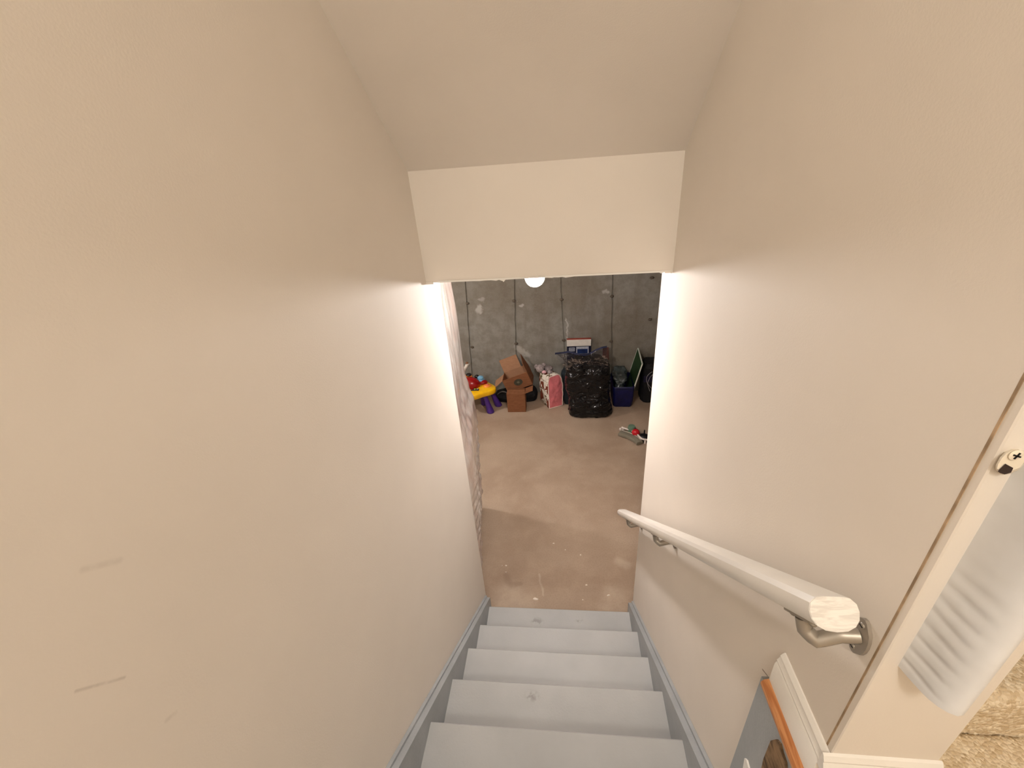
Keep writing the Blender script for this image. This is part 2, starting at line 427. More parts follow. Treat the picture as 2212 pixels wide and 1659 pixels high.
# baseboard on the stair side of the wall, with a moulded top
def base_prof(h, t, k=1):  # (out, up)
    return [(0, 0), (t, 0), (t, h * .62), (t * .78, h * .68), (t * .9, h * .74), (t * .6, h * .84), (t * .62, h * .9), (t * .35, h * .97), (t * .2, h), (0, h)]
pr = [(XR - a, 1.80 + b) for a, b in base_prof(.089, .013)]
struct(prism('baseboard_right', pr, 'y', YC + .0002, .540, M_white, None, 30))
pr = [(YC - a, 1.856 + b) for a, b in [(0, 0), (.015, 0), (.015, .007), (.011, .009), (.0125, .014), (.008, .022), (.0085, .026), (.004, .034), (0, .036)]]
struct(prism('baseboard_end', pr, 'x', XR - .0125, X2 + .004, M_white, None, 30))
struct(box('trim_2', (XR + .001, YC - .012, ZL - .01), (X2 + .002, YC, 1.857), M_cream, None, .001, 1))
# grey skirt panel and oak nosing of the landing edge
sp = struct(prism('trim_3', [(-.23, 1.33), (-.23, 1.772), (.560, 1.772), (.562, 1.20), (.45, 1.20)], 'x', XR - .0145, XR - .0005, M_stair_side))
nos = [(0, 0), (.016, 0), (.0225, .004), (.026, .011), (.0255, .018), (.021, .025), (.013, .028), (0, .028)]
struct(prism('trim_4', [(XR - a - .0008, 1.772 + b) for a, b in nos], 'y', -.23, .540, M_oak, None, 40))
# broken patch at the foot of the grey panel showing bare wood
def patch(name, pix, x, mat, d):
    P = [AtX(px, py, x) for px, py in pix]
    prism(name, [(p.y, p.z) for p in P], 'x', x - d, x + .002, mat, sp)
patch('bare_wood_patch', [(1668, 1600), (1680, 1597), (1688, 1606), (1692, 1625), (1700, 1648), (1700, 1668), (1646, 1668), (1652, 1640), (1660, 1620)], XR - .0155, M_rawwood, .003)
patch('paint_flake', [(1611, 1638), (1615, 1642), (1622, 1668), (1606, 1668)], XR - .0155, M_white, .003)

# ------------------------------------------------------------------ the painted stairs
st = thing('staircase', ((XL + XR) / 2, 1.7, 0), 'grey painted wooden stairs going down between the cream walls', 'staircase')
SW = .033
def nosing(k): return 1.79 - RUN * k, .19 + RISE * k
for k in range(8):
    y, z = nosing(k)
    pf = [(y - .285, z - .03), (y - .285, z), (y - .006, z), (y - .001, z - .005), (y, z - .012), (y - .001, z - .024), (y - .006, z - .03)]
    prism('tread', pf, 'x', XL + SW + .0005, XR - SW - .0005, M_stair, st, 40)
    box('riser', (XL + SW + .001, y - .037, max(z - RISE + .001, .001)), (XR - SW - .001, y - .022, z - .031), M_stair, st)
box('riser', (XL + SW + .001, -.239, 1.556), (XR - SW - .001, -.225, ZL - .002), M_stair, st)
TS = RISE / RUN
for s in (0, 1):
    def sx(a, b): return (XL + a, XL + b) if s == 0 else (XR - b, XR - a)
    def zt(y, d): return .19 + (1.79 - y) * TS + d
    a, b_ = sx(.013, SW)
    sb = prism('stringer', [(1.835, .001), (1.835, zt(1.835, .058)), (-.20, zt(-.20, .058)), (-.20, zt(-.20, -.26)), (1.45, .001)], 'x', a, b_, M_stair_side, st)
    a, b_ = sx(.0008, .0128)
    prism('wall_moulding', [(1.842, .03), (1.842, zt(1.842, .07)), (-.20, zt(-.20, .07)), (-.20, zt(-.20, -.02)), (1.7, .03)], 'x', a, b_, M_stair_side, st)

# ------------------------------------------------------------------ handrail on the right wall
hr = thing('handrail', (XR - .07, 1.2, 1.2), 'white painted round-shouldered wooden handrail on metal brackets along the stair wall', 'handrail')
xc = XR - .072; RS = .88
def rz(y): return 2.221 - RS * (y - .388)
lo = Vector((xc, .392, rz(.392))); hi = Vector((xc, 2.02, rz(2.02)))
rp = [(-.030, .004), (-.028, .013), (-.021, .0195), (-.012, .021), (.012, .021), (.021, .0195), (.028, .013), (.030, .004), (.0285, -.006), (.023, -.014), (.013, -.0195), (0, -.021), (-.013, -.0195), (-.023, -.014), (-.0285, -.006)]
n_ = 12
rail = sweep('rail', [lo.lerp(hi, i / n_) for i in range(n_ + 1)], rp, M_railwhite, hr, 28)
M_endgrain = wood_mat('white_paint_worn_end_grain', (236, 232, 224), (216, 210, 202), 90, (.4, 1, 3), .6)
ax = (hi - lo).normalized(); sd = ax.cross(Vector((0, 0, 1))).normalized(); uu = sd.cross(ax)
V = [lo - ax * .0012 + sd * a * .985 + uu * b * .985 for a, b in rp] + [lo + ax * .004 + sd * a * .985 + uu * b * .985 for a, b in rp]
m_ = len(rp)
link_mesh('sawn_end', V, [list(range(m_))] + [[i, (i + 1) % m_, m_ + (i + 1) % m_, m_ + i] for i in range(m_)], M_endgrain, rail)
M_nickel = simple('satin_nickel', (168, 160, 148), .42, .08, 20, 0, metal=.55)
M_slot_shade = simple('painted_slot_shade', (26, 22, 20), .8)  # dark colour standing in for the shade inside screw slots
for y0 in (.455, 1.27, 1.84):
    c = Vector((xc, y0, rz(y0)))
    under = c - uu * .0225
    br = prism('bracket', [(-.011, -.033), (-.009, -.037), (.009, -.037), (.011, -.033), (.011, .033), (.009, .037), (-.009, .037), (-.011, .033)], 'z', -.0015, .0015, M_nickel, hr,
               False, Matrix.Translation(under) @ Matrix((sd, ax, uu)).transposed().to_4x4())
    blob('screw_head', under + ax * .028 - uu * .004, (.0055, .0055, .004), M_nickel, br, 2)
    blob('screw_head', under - ax * .026 - uu * .004, (.0055, .0055, .004), M_nickel, br, 2)
    wp = Vector((XR - .004, y0 - .034, under.z - .014))
    path = [under + Vector((.0, -.002, -.002)), under + Vector((.002, -.010, -.018)), under + Vector((.014, -.020, -.026)), Vector((XR - .026, wp.y + .004, wp.z - .006)), Vector((XR - .003, wp.y, wp.z))]
    P2 = []
    for i in range(len(path) - 1):
        for q in range(4): P2.append(path[i].lerp(path[i + 1], q / 4))
    P2.append(path[-1])
    tube('bracket_arm', P2, .0105, M_nickel, hr, 12, (0, 1, 0))
    pl = [(.019 * math.cos(a) * (1 if abs(math.sin(a)) < .6 else .8), .034 * math.sin(a)) for a in [2 * math.pi * i / 20 for i in range(20)]]
    pt = prism('wall_plate', [(wp.y + a, wp.z + b) for a, b in pl], 'x', XR - .005, XR - .0004, M_nickel, hr, 30)
    for dz in (-.023, .023):
        blob('screw_head', (XR - .0055, wp.y, wp.z + dz), (.002, .0045, .0045), M_nickel, pt, 2)
        box('screw_slot_shade', (XR - .0079, wp.y - .003, wp.z + dz - .0007), (XR - .0070, wp.y + .003, wp.z + dz + .0007), M_slot_shade, pt)

# ------------------------------------------------------------------ upright grey post on the wall end, small catch bracket
def post_mat():
    m, nt, b = new_mat('pale_grey_gate_fabric', .55, 0, .4)
    co = coords(nt)
    nt.link(nt.mix(nt.ramp(nt.noise(co, 14, 3), .3, .7), lin(222, 222, 222), lin(230, 231, 232)), b.inputs['Base Color'])
    return m
M_post = post_mat()
po = thing('gate_post', (.447, .35, 2.135), 'pale grey upright post with rippled side fixed to the wall end beside the carpet', 'post')
outline = [(.432, .381), (.432, .368), (.432, .355), (.432, .343), (.4325, .333), (.435, .324), (.440, .317), (.447, .313), (.455, .315), (.460, .322), (.462, .333), (.462, .381)]
nz = 180; V = []; z0, z1 = 2.132, 3.15
for k in range(nz + 1):
    z = z0 + (z1 - z0) * (k / nz) ** 1.7
    fade = max(0, min(1, (2.36 - z) / .06))
    for j, (x, y) in enumerate(outline):
        rip = 0
        if 1 <= j <= 4:
            ph = (z + .10 * (.381 - y) + .006 * noise.noise(Vector((y * 40, z * 20, 1)))) * 2 * math.pi / .0245
            rip = -fade * (.0012 * (math.sin(ph) + .35 * math.sin(2 * ph + 1))) * (.5 + .5 * math.sin((.381 - y) / .05 * math.pi))
        V.append((x + rip, y, z + (.381 - y) * .32 * (1 - k / nz)))
mm = len(outline)
Fc = [[k * mm + j, k * mm + j + 1, (k + 1) * mm + j + 1, (k + 1) * mm + j] for k in range(nz) for j in range(mm - 1)] + [[k * mm + mm - 1, k * mm, (k + 1) * mm, (k + 1) * mm + mm - 1] for k in range(nz)]
Fc += [list(range(mm)), list(range(nz * mm, nz * mm + mm))]
link_mesh('post_body', V, Fc, M_post, po, 50)
# catch bracket: rounded wedge with a cross-head screw and a dark socket
cb = thing('catch_bracket', (.424, YC, 2.457), 'small white screwed catch bracket with dark socket on the wall end', 'bracket')
def W2(px, py, d=0.0): q = AtY(px, py, YC - d); return Vector((q.x, q.y, q.z))
base = [(2149, 1012), (2150, 1004), (2158, 988), (2170, 976), (2180, 973), (2188, 970), (2200, 970), (2212, 974), (2222, 985), (2218, 1000), (2206, 1016), (2180, 1024), (2168, 1026), (2156, 1022)]
face = [(2154, 1012), (2156, 1003), (2164, 990), (2174, 980), (2184, 974), (2192, 972), (2202, 972), (2211, 976), (2217, 985), (2213, 997), (2203, 1010), (2182, 1018), (2168, 1020), (2159, 1018)]
V = [W2(*p) for p in base] + [W2(*p, .008) for p in face]
nb = len(base)
M_plastic = simple('ivory_plastic', (240, 228, 206), .3, .03)
body = link_mesh('bracket_body', V, [[i, (i + 1) % nb, nb + (i + 1) % nb, nb + i] for i in range(nb)] + [list(range(nb, 2 * nb)), list(range(nb))[::-1]], M_plastic, cb, False)
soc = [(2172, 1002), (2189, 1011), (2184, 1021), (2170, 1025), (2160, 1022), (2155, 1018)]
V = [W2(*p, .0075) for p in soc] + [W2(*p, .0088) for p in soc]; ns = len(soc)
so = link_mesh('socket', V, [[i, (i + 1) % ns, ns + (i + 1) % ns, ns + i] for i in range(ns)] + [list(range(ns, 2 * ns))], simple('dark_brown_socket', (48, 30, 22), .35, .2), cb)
sc_c = W2(2194, 983, .009)
sh = lathe('screw_head', [(.0058, 0), (.0058, .0006), (.0045, .0012), (.0, .0014)], M_plastic, cb, 16, sc_c, Matrix.Rotation(R_(90), 4, 'X'))
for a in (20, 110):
    box('screw_cross_shade', (-.0036, -.0020, -.0007), (.0036, -.0012, .0007), M_slot_shade, sh, 0, 1, Matrix.Translation(sc_c) @ Matrix.Rotation(R_(a), 4, 'Y'))  # dark bars on the head paint the shade of its cross recess

# ------------------------------------------------------------------ carpeted steps beside the wall
def carpet_piece(name, y0, z0, y1, label, cat, z_under):
    """carpet that rises as a riser at y0 to z0 with a soft nosing and runs back to y1"""
    x0, x1 = X2 + .002, 1.99
    pf = [(y0 + .001, z_under)]
    pf += [(y0, z_under + (z0 - .03 - z_under) * i / 10) for i in range(11)]
    pf += [(y0 + .03 * (1 - math.cos(a)), z0 - .03 + .03 * math.sin(a)) for a in [math.pi / 2 * i / 6 for i in range(1, 7)]]
    pf += [(y0 + .03 + (y1 - y0 - .03) * i / 26, z0) for i in range(1, 27)]
    nx = 120; V = []
    xs_ = [x0 + (x1 - x0) * (i / nx) ** 1.6 for i in range(nx + 1)]
    for (y, z) in pf:
        for x in xs_:
            k = .0025 * noise.fractal(Vector((x * 90, y * 90, z * 90)), .8, 2, 2)
            V.append((x, y - k * .7, z + k))
    n1 = nx + 1
    Fc = [[j * n1 + i, j * n1 + i + 1, (j + 1) * n1 + i + 1, (j + 1) * n1 + i] for j in range(len(pf) - 1) for i in range(nx)]
    o = link_mesh(name, V, Fc, M_carpet, None, True)
    md = o.modifiers.new('thickness', 'SOLIDIFY'); md.thickness = .01; md.offset = -1
    return tag(o, label, cat)
def flat_carpet(name, rects, z, label, cat):
    V = []; Fc = []
    for (x0, x1, y0, y1, nx, ny) in rects:
        b0 = len(V)
        for j in range(ny + 1):
            for i in range(nx + 1):
                x = x0 + (x1 - x0) * i / nx; y = y0 + (y1 - y0) * j / ny
                V.append((x, y, z + .0025 * noise.fractal(Vector((x * 90, y * 90, z)), .8, 2, 2)))
        Fc += [[b0 + j * (nx + 1) + i, b0 + j * (nx + 1) + i + 1, b0 + (j + 1) * (nx + 1) + i + 1, b0 + (j + 1) * (nx + 1) + i] for j in range(ny) for i in range(nx)]
    o = link_mesh(name, V, Fc, M_carpet, None, True)
    md = o.modifiers.new('thickness', 'SOLIDIFY'); md.thickness = .009; md.offset = -1
    return tag(o, label, cat)
flat_carpet('landing_carpet', [(X2 + .004, 1.99, YC - .0, .4885, 150, 14), (XR + .004, 1.99, -.6, YC - .014, 100, 60), (XR + .004, 1.99, -2.19, -.6, 20, 20)], ZL, 'beige looped carpet lying flat on the landing beside the wall end', 'carpet')
carpet_piece('carpeted_step', .49, 1.866, .74, 'beige looped carpet covering the first step up from the landing', 'carpeted step', ZL - .01)
carpet_piece('carpeted_step', .742, 2.055, 1.0, 'beige looped carpet covering the second step, above the first', 'carpeted step', 1.862)
struct(box('trim_5', (X2 + .001, .502, ZL - .2), (1.99, 1.0, 1.852), M_landing))
struct(box('trim_6', (X2 + .001, .754, 1.857), (1.99, 1.25, 2.041), M_landing))
box('riser_end', (X2 + .001, 1.002, 1.6), (1.99, 1.02, 1.85), M_landing, bpy.data.objects['trim_5'])

# ------------------------------------------------------------------ lamps
def bulb(label, p, strength, r, rgb):
    t = thing('ceiling_bulb', (p[0], p[1], ZB), label, 'lamp')
    lathe('lampholder', [(.0, ZB - .0005), (.055, ZB - .0005), (.056, ZB - .012), (.038, ZB - .03), (.024, ZB - .05), (.022, p[2] + r * .93), (.0, p[2] + r * .93)], simple('white_porcelain', (235, 230, 222), .3), t, 20, (p[0], p[1], 0))
    bm = bmesh.new(); bmesh.ops.create_uvsphere(bm, u_segments=20, v_segments=12, radius=r)
    for v in bm.verts:
        if v.co.z > 0: v.co.x *= 1 - .35 * (v.co.z / r) ** 3; v.co.y *= 1 - .35 * (v.co.z / r) ** 3
        v.co += Vector(p)
    from_bm('bulb', bm, emit_mat('bulb_glow', rgb, strength), t, True)
pb = AtY(1155, 598, 2.42)
bulb('bright bare globe bulb hanging just past the doorway header', pb, BULB_W, .055, (1.0, .96, .965))

# ------------------------------------------------------------------ plastic-wrapped insulation past the left wall
def insul_mat():
    m, nt, b = new_mat('plastic_sheet_over_insulation', .28, 0, .6)
    co = coords(nt)
    st = nt.vec('MULTIPLY', co, (1, 1, .6))
    n = nt.noise(st, 9, 5, .6, 1.2); n2 = nt.noise(co, 3, 3)
    c = nt.mix(nt.ramp(n, .35, .65), lin(186, 172, 162), lin(214, 208, 200))
    c = nt.mix(nt.math('MULTIPLY', nt.ramp(n2, .4, .62), .4), c, lin(198, 160, 142))
    nt.link(c, b.inputs['Base Color'])
    b.inputs['Coat Weight'].default_value = 1.0; b.inputs['Coat Roughness'].default_value = .1
    bp = nt.new('ShaderNodeBump'); bp.inputs['Strength'].default_value = .7; bp.inputs['Distance'].default_value = .015
    sep = nt.new('ShaderNodeSeparateXYZ'); nt.link(co, sep.inputs[0])
    lowf = nt.ramp(sep.outputs[2], .9, 1.2, 1.0, 0.0)
    hi_ = nt.noise(nt.vec('MULTIPLY', co, (1, 1, .45)), 26, 4, .55, 1.5); lo_ = nt.noise(nt.vec('MULTIPLY', co, (.6, .6, 1.5)), 24, 4, .55, 1.2)
    mh = nt.new('ShaderNodeMix'); nt.link(lowf, mh.inputs[0]); nt.link(hi_, mh.inputs[2]); nt.link(lo_, mh.inputs[3])
    nt.link(mh.outputs[0], bp.inputs['Height']); nt.link(bp.outputs[0], b.inputs['Normal'])
    return m
M_ins = insul_mat()
plan = [(-.57, YE + .004), (-.585, 1.95), (-.605, 2.1), (-.625, 2.2), (-.645, 2.3), (-.665, 2.4), (-.69, 2.52), (-.705, 2.64), (-.715, 2.74), (-.725, 2.83), (-.77, 2.875), (-.85, 2.885), (-.93, 2.88), (-.99, 2.85), (-1.0, 2.75), (-.98, 2.4), (-.95, 2.0), (-.93, YE + .004)]
def plan_pt(u):
    f = u * (len(plan) - 1); i = min(int(f), len(plan) - 2); t = f - i
    a = Vector(plan[i]); b = Vector(plan[i + 1]); return a.lerp(b, t), (b - a).normalized()
BT = [(0, 0), (.25, .011), (.5, .022), (.73, .036), (.95, .053), (1.115, .05), (1.235, .022), (1.35, .004), (1.6, .006), (2.0, -.004), (2.5, -.01)]
def table(z):
    for (a, p), (b, q) in zip(BT, BT[1:]):
        if z <= b: t = (z - a) / (b - a); return p + (q - p) * t * t * (3 - 2 * t)
    return BT[-1][1]
def ins_fn(u, v):
    p, t = plan_pt(u); nrm = Vector((t.y, -t.x)); z = v * (ZB - .002)
    low = max(0, min(1, (1.05 - z) / .3))
    fold = .020 * low * noise.noise(Vector((p.x * 5, p.y * 5, z * 22 + p.y * 4))) + .014 * low * noise.noise(Vector((p.y * 16, 4, z * 48)))
    bulge = .008 + table(z)
    soft = .010 * noise.noise(Vector((p.x * 4, p.y * 9, z * 3)))
    k = (fold + bulge + soft) * min(1, u * 6) * min(1, (1 - u) * 6)
    if z < .25: k -= .03 * (.25 - z) / .25 * min(1, u * 6)
    return (p.x + nrm.x * k, p.y + nrm.y * k, max(z, 0.0))
nu, nv = 110, 200
V = [ins_fn(i / nu, j / nv) for j in range(nv + 1) for i in range(nu + 1)]
Fc = [[j * (nu + 1) + i, j * (nu + 1) + i + 1, (j + 1) * (nu + 1) + i + 1, (j + 1) * (nu + 1) + i] for j in range(nv) for i in range(nu)]
tag(link_mesh('wall_insulation', V, Fc, M_ins, None, True), 'crinkled plastic sheeting bulging over pinkish wall insulation beyond the left stair wall', 'insulation')

# ------------------------------------------------------------------ toy activity table
M_yel = simple('yellow_toy_plastic', (240, 184, 10), .3, .06, coat=.3)
M_red = simple('red_toy_plastic', (140, 4, 10), .25, .08, coat=.4)
M_pur = simple('purple_toy_plastic', (74, 42, 130), .35, .08, coat=.2)
M_grn = simple('green_toy_plastic', (150, 176, 70), .35, .08)
M_blu = simple('pale_blue_toy_plastic', (110, 160, 190), .3, .1)
M_ora = simple('orange_toy_plastic', (236, 140, 50), .35, .1)
M_gry = simple('grey_toy_plastic', (130, 128, 124), .4, .1)
M_blk = simple('black_plastic', (18, 17, 18), .4, .1)
M_pnk = simple('pale_red_toy_plastic', (214, 96, 84), .35, .1)
tx, ty, tz = -1.03, 4.50, .275
at_ = thing('activity_table', (tx, ty, 0), 'toddler activity table with yellow top, red hump and purple legs', 'toy')
def flower(rx, ry, lob, ph, nn=72): return [(tx + rx * math.cos(a) * (1 + lob * math.cos(4 * a + ph)), ty + ry * math.sin(a) * (1 + lob * math.cos(4 * a + ph))) for a in [2 * math.pi * i / nn for i in range(nn)]]
V = []; nn = 72
for z, s in ((tz - .035, .93), (tz - .025, .985), (tz, 1.0), (tz + .022, .985), (tz + .032, .95), (tz + .034, .6), (tz + .034, .001)):
    V += [(tx + (x - tx) * s, ty + (y - ty) * s, z) for x, y in flower(.225, .19, .11, .6)]
Fc = [[i * nn + j, i * nn + (j + 1) % nn, (i + 1) * nn + (j + 1) % nn, (i + 1) * nn + j] for i in range(6) for j in range(nn)] + [list(range(nn))]
top = link_mesh('tabletop', V, Fc, M_yel, at_, True)
TT = tz + .034
for lx, ly in ((-.866, 4.43), (-1.20, 4.42), (-.790, 4.585), (-.965, 4.62)):
    ix = tx + (lx - tx) * .62; iy = ty + (ly - ty) * .75
    V = []; n = 16; rows = [(0, .044), (.012, .046), (.05, .040), (.11, .032), (.18, .026), (tz - .03, .024)]
    for z, r in rows:
        t = z / tz; cx = lx + (ix - lx) * t; cy = ly + (iy - ly) * t
        V += [(cx + r * math.cos(2 * math.pi * j / n), cy + r * math.sin(2 * math.pi * j / n), z) for j in range(n)]
    Fc = [[i * n + j, i * n + (j + 1) % n, (i + 1) * n + (j + 1) % n, (i + 1) * n + j] for i in range(len(rows) - 1) for j in range(n)] + [list(range(n))]
    link_mesh('leg', V, Fc, M_pur, at_, True)
def tt(px, py, dz=0.0): return AtZ(px, py, TT + dz)
c = tt(1013, 830, .04); blob('red_hump', (c.x, c.y + .03, TT + .02), (.13, .09, .095), M_red, top, 3)
c = tt(1040, 826, .02); blob('red_lobe', (c.x, c.y + .02, TT + .012), (.07, .05, .03), M_red, top, 3)
c = tt(1012, 815, .1); lathe('hump_cap', [(.05, 0), (.052, .01), (.045, .022), (.0, .024)], M_ora, top, 18, (c.x - .01, c.y + .02, TT + .088))
lathe('black_knob', [(.03, 0), (.034, .014), (.028, .02), (.0, .021)], M_blk, top, 16, (c.x, c.y + .025, TT + .11))
c = tt(1031, 830); d = lathe('spinner', [(.055, 0), (.055, .012), (.046, .018), (.0, .018)], M_pnk, top, 24, (c.x, c.y, TT - .002)); lathe('spinner_face', [(.040, 0), (.038, .006), (.0, .007)], M_gry, d, 20, (c.x, c.y, TT + .0155))
c = tt(1012, 837); blob('green_leaf', (c.x, c.y, TT + .004), (.045, .03, .026), M_grn, top, 2)
c = tt(1026, 842); kp = box('key_panel', (c.x - .048, c.y - .024, TT - .003), (c.x + .048, c.y + .022, TT + .006), M_blk, top, .003, 1)
for i, (mm_, dx) in enumerate(((M_red, -.03), (M_grn, 0), (M_gry, .03))): box('key', (c.x + dx - .011, c.y - .013, TT + .0062), (c.x + dx + .011, c.y + .012, TT + .013), mm_, kp, .002, 1)
c = tt(1052, 834); fl = blob('orange_flower', (c.x, c.y, TT), (.05, .036, .018), M_ora, top, 3, .25, 2.5)
blob('flower_centre', (c.x + .005, c.y, TT + .014), (.018, .016, .016), M_pnk, fl, 2)
c = tt(1038, 818, .05); bt = lathe('blue_knob', [(.048, 0), (.05, .012), (.034, .02), (.028, .03), (.038, .038), (.036, .048), (.022, .058), (.0, .062)], M_blu, top, 20, (c.x, c.y, TT + .024))
lathe('knob_post', [(.02, -.03), (.02, .005), (0, .006)], M_blk, bt, 12, (c.x, c.y, TT + .025))
c = tt(1030, 812, .08); blob('dark_ball', (c.x - .005, c.y + .02, TT + .055), (.03, .028, .03), M_blk, top, 2)
P = [AtY(px, py, 4.66) for px, py in ((1001, 815), (1000, 806), (1004, 797), (1008, 790), (1011, 785))]
ar = tube('white_arm', [P[0].lerp(P[1], .0) + Vector((0, 0, -.12))] + P, .02, simple('white_toy_plastic', (214, 208, 198), .4), top, 10, (0, 1, 0))
blob('arm_tip', P[-1] + Vector((-.012, 0, .004)), (.018, .02, .016), simple('brown_toy_plastic', (120, 80, 52), .5), ar, 2)

# ------------------------------------------------------------------ cardboard boxes on a black duffel bag
def card_mat(name, a, b_):
    m, nt, b = new_mat(name, .8, 0, .2)
    co = coords(nt)
    n = nt.noise(nt.vec('MULTIPLY', co, (1, 1, 6)), 20, 4)
    nt.link(nt.mix(nt.ramp(n, .3, .7), lin(*a), lin(*b_)), b.inputs['Base Color']); return m
M_card = card_mat('brown_corrugated_cardboard', (116, 74, 48), (130, 86, 58))
M_card_in = card_mat('pale_cardboard_inside', (156, 116, 88), (168, 128, 98))
M_print = simple('dark_green_print', (62, 58, 44), .8, .25, 60)
def panel(name, P, mat, parent, t=.005):
    """flat corrugated sheet through four corners, with thickness"""
    P = [Vector(p) for p in P]; n = (P[1] - P[0]).cross(P[3] - P[0]).normalized() * t / 2
    V = [p + n for p in P] + [p - n for p in P]
    return link_mesh(name, V, [[0, 1, 2, 3], [7, 6, 5, 4]] + [[i, 4 + i, 4 + (i + 1) % 4, (i + 1) % 4] for i in range(4)], mat, parent)
# small upright box
bB = thing('cardboard_box', (-.547, 4.49, 0), 'small upright brown cardboard box standing on the floor, right flap open', 'box')
x0, x1, y0, y1, zt_ = -.655, -.446, 4.425, 4.56, .245
panel('front_panel', [(x0, y0, .001), (x1, y0, .001), (x1, y0, zt_), (x0, y0, zt_)], M_card, bB)
panel('back_panel', [(x0, y1, .001), (x1, y1, .001), (x1, y1, zt_), (x0, y1, zt_)], M_card, bB)
panel('side_panel', [(x0, y0, .001), (x0, y1, .001), (x0, y1, zt_), (x0, y0, zt_)], M_card, bB)
panel('side_panel', [(x1, y0, .001), (x1, y1, .001), (x1, y1, zt_), (x1, y0, zt_)], M_card, bB)
panel('top_flap', [(x0, y0, zt_), (x1, y0, zt_), (x1 - .004, y0 + .085, zt_ + .012), (x0 + .004, y0 + .085, zt_ + .012)], M_card, bB)
panel('top_flap', [(x0, y1, zt_), (x1, y1, zt_), (x1 - .004, y1 - .05, zt_ + .022), (x0 + .004, y1 - .05, zt_ + .022)], M_card, bB)
panel('side_flap', [(x1, y0 + .004, zt_), (x1, y1 - .004, zt_), (x1 + .093, y1 - .02, zt_ + .045), (x1 + .093, y0 + .01, zt_ + .035)], M_card, bB)
panel('bottom', [(x0, y0, .004), (x1, y0, .004), (x1, y1, .004), (x0, y1, .004)], M_card, bB)
# larger open box tipped to one side
ang = R_(20.5)
TLp = AtY(1085, 823, 4.63)
ex = Vector((math.cos(ang), 0, math.sin(ang))); ez = Vector((-math.sin(ang), 0, math.cos(ang))); ey = Vector((0, 1, 0))
Wd, Dp, Ht = .318, .22, .175
bA = thing('cardboard_box', TLp - ez * Ht, 'larger open cardboard box tipped sideways, round dark print on its front', 'box')
def L(a, b, c_): return TLp + ex * a + ey * b + ez * (c_)   # c_ = 0 at the rim
panel('front_panel', [L(0, 0, -Ht), L(Wd, 0, -Ht), L(Wd, 0, 0), L(0, 0, 0)], M_card, bA)
panel('back_panel', [L(0, Dp, -Ht), L(Wd, Dp, -Ht), L(Wd, Dp, 0), L(0, Dp, 0)], M_card_in, bA)
panel('side_panel', [L(0, 0, -Ht), L(0, Dp, -Ht), L(0, Dp, 0), L(0, 0, 0)], M_card, bA)
panel('side_panel', [L(Wd, 0, -Ht), L(Wd, Dp, -Ht), L(Wd, Dp, 0), L(Wd, 0, 0)], M_card, bA)
panel('bottom', [L(0, 0, -Ht), L(Wd, 0, -Ht), L(Wd, Dp, -Ht), L(0, Dp, -Ht)], M_card, bA)
panel('back_flap', [L(.0, Dp, 0), L(Wd - .09, Dp, 0), L(Wd - .09, Dp + .03, .16), L(.0, Dp + .03, .16)], M_card_in, bA)
panel('side_flap', [L(Wd, .01, 0), L(Wd, Dp - .01, 0), L(Wd - .03, Dp + .01, .15), L(Wd - .012, .05, .10)], M_card, bA)
panel('side_flap', [L(0, .0, 0), L(0, Dp - .05, 0), L(-.12, Dp - .07, -.03), L(-.13, .0, -.055)], M_card_in, bA)
panel('front_flap', [L(0, 0, 0), L(Wd, 0, 0), L(Wd - .005, .035, -.05), L(.005, .035, -.05)], M_card, bA)
V = []; n = 28
for i in range(n):
    a = 2 * math.pi * i / n; V.append(L(.172 + .054 * math.cos(a), -.0032, -.085 + .042 * math.sin(a)))
link_mesh('round_print', V, [list(range(n))], M_print, bA)
V = []
for i in range(n):
    a = 2 * math.pi * i / n; V.append(L(.172 + .018 * math.cos(a), -.0038, -.085 + .014 * math.sin(a)))
link_mesh('print_emblem', V, [list(range(n))], simple('faded_print_centre', (96, 92, 74), .8, .2), bA)
# black duffel underneath
M_blkcloth = simple('black_nylon', (9, 9, 12), .75, .3, 25, .5, 60)
duf = stuffed('duffel_bag', [(0, 0, 0, .20, .07), (.02, 0, 0, .25, .105), (.10, 0, 0, .26, .115), (.17, 0, 0, .24, .095), (.195, 0, 0, .17, .05), (.20, 0, 0, .05, .012)], M_blkcloth, None, amp=.014, freq=10, seed=3)
for v in duf.data.vertices:
    v.co.z *= .72 * (1 + .9 * v.co.x)
    v.co += Vector((-.585, 4.735, 0))
tag(duf, 'black soft bag squashed under the tipped cardboard box', 'bag')
st_ = [Vector((-.80 + .02 * i, 4.64 - .02 * math.sin(i * .5), .12 + .05 * math.sin(i * .45))) for i in range(10)]
tube('strap', st_, .008, simple('grey_strap', (86, 82, 78), .8), duf, 6)

# ------------------------------------------------------------------ pink and patterned bag with a plush toy
def pattern_mat():
    m, nt, b = new_mat('white_fabric_brown_horse_print', .8, 0, .2)
    co = coords(nt)
    a = nt.noise(co, 10, 2, .5, .5); d = nt.noise(nt.vec('ADD', co, (5, 2, 1)), 21, 2, .5, .2); e = nt.noise(nt.vec('ADD', co, (1, 8, 4)), 34, 2)
    c = nt.mix(nt.ramp(a, .49, .52), lin(226, 218, 204), lin(122, 60, 42))
    c = nt.mix(nt.ramp(d, .59, .62), c, lin(104, 92, 62))
    c = nt.mix(nt.ramp(e, .68, .70), c, lin(44, 36, 34))
    nt.link(c, b.inputs['Base Color']); return m
M_pat = pattern_mat()
M_pink = simple('pink_quilted_fabric', (214, 118, 124), .75, .1, 14, .9, 26)
pang = math.atan2(.08, .153)
pb_ = thing('fabric_storage_bag', (-.18, 4.62, 0), 'fabric bag with pink end and white sides printed with brown shapes', 'bag')
bx = Matrix.Translation((-.169, 4.485, 0)) @ Matrix.Rotation(pang, 4, 'Z')
pw, pd, ph = .172, .235, .425
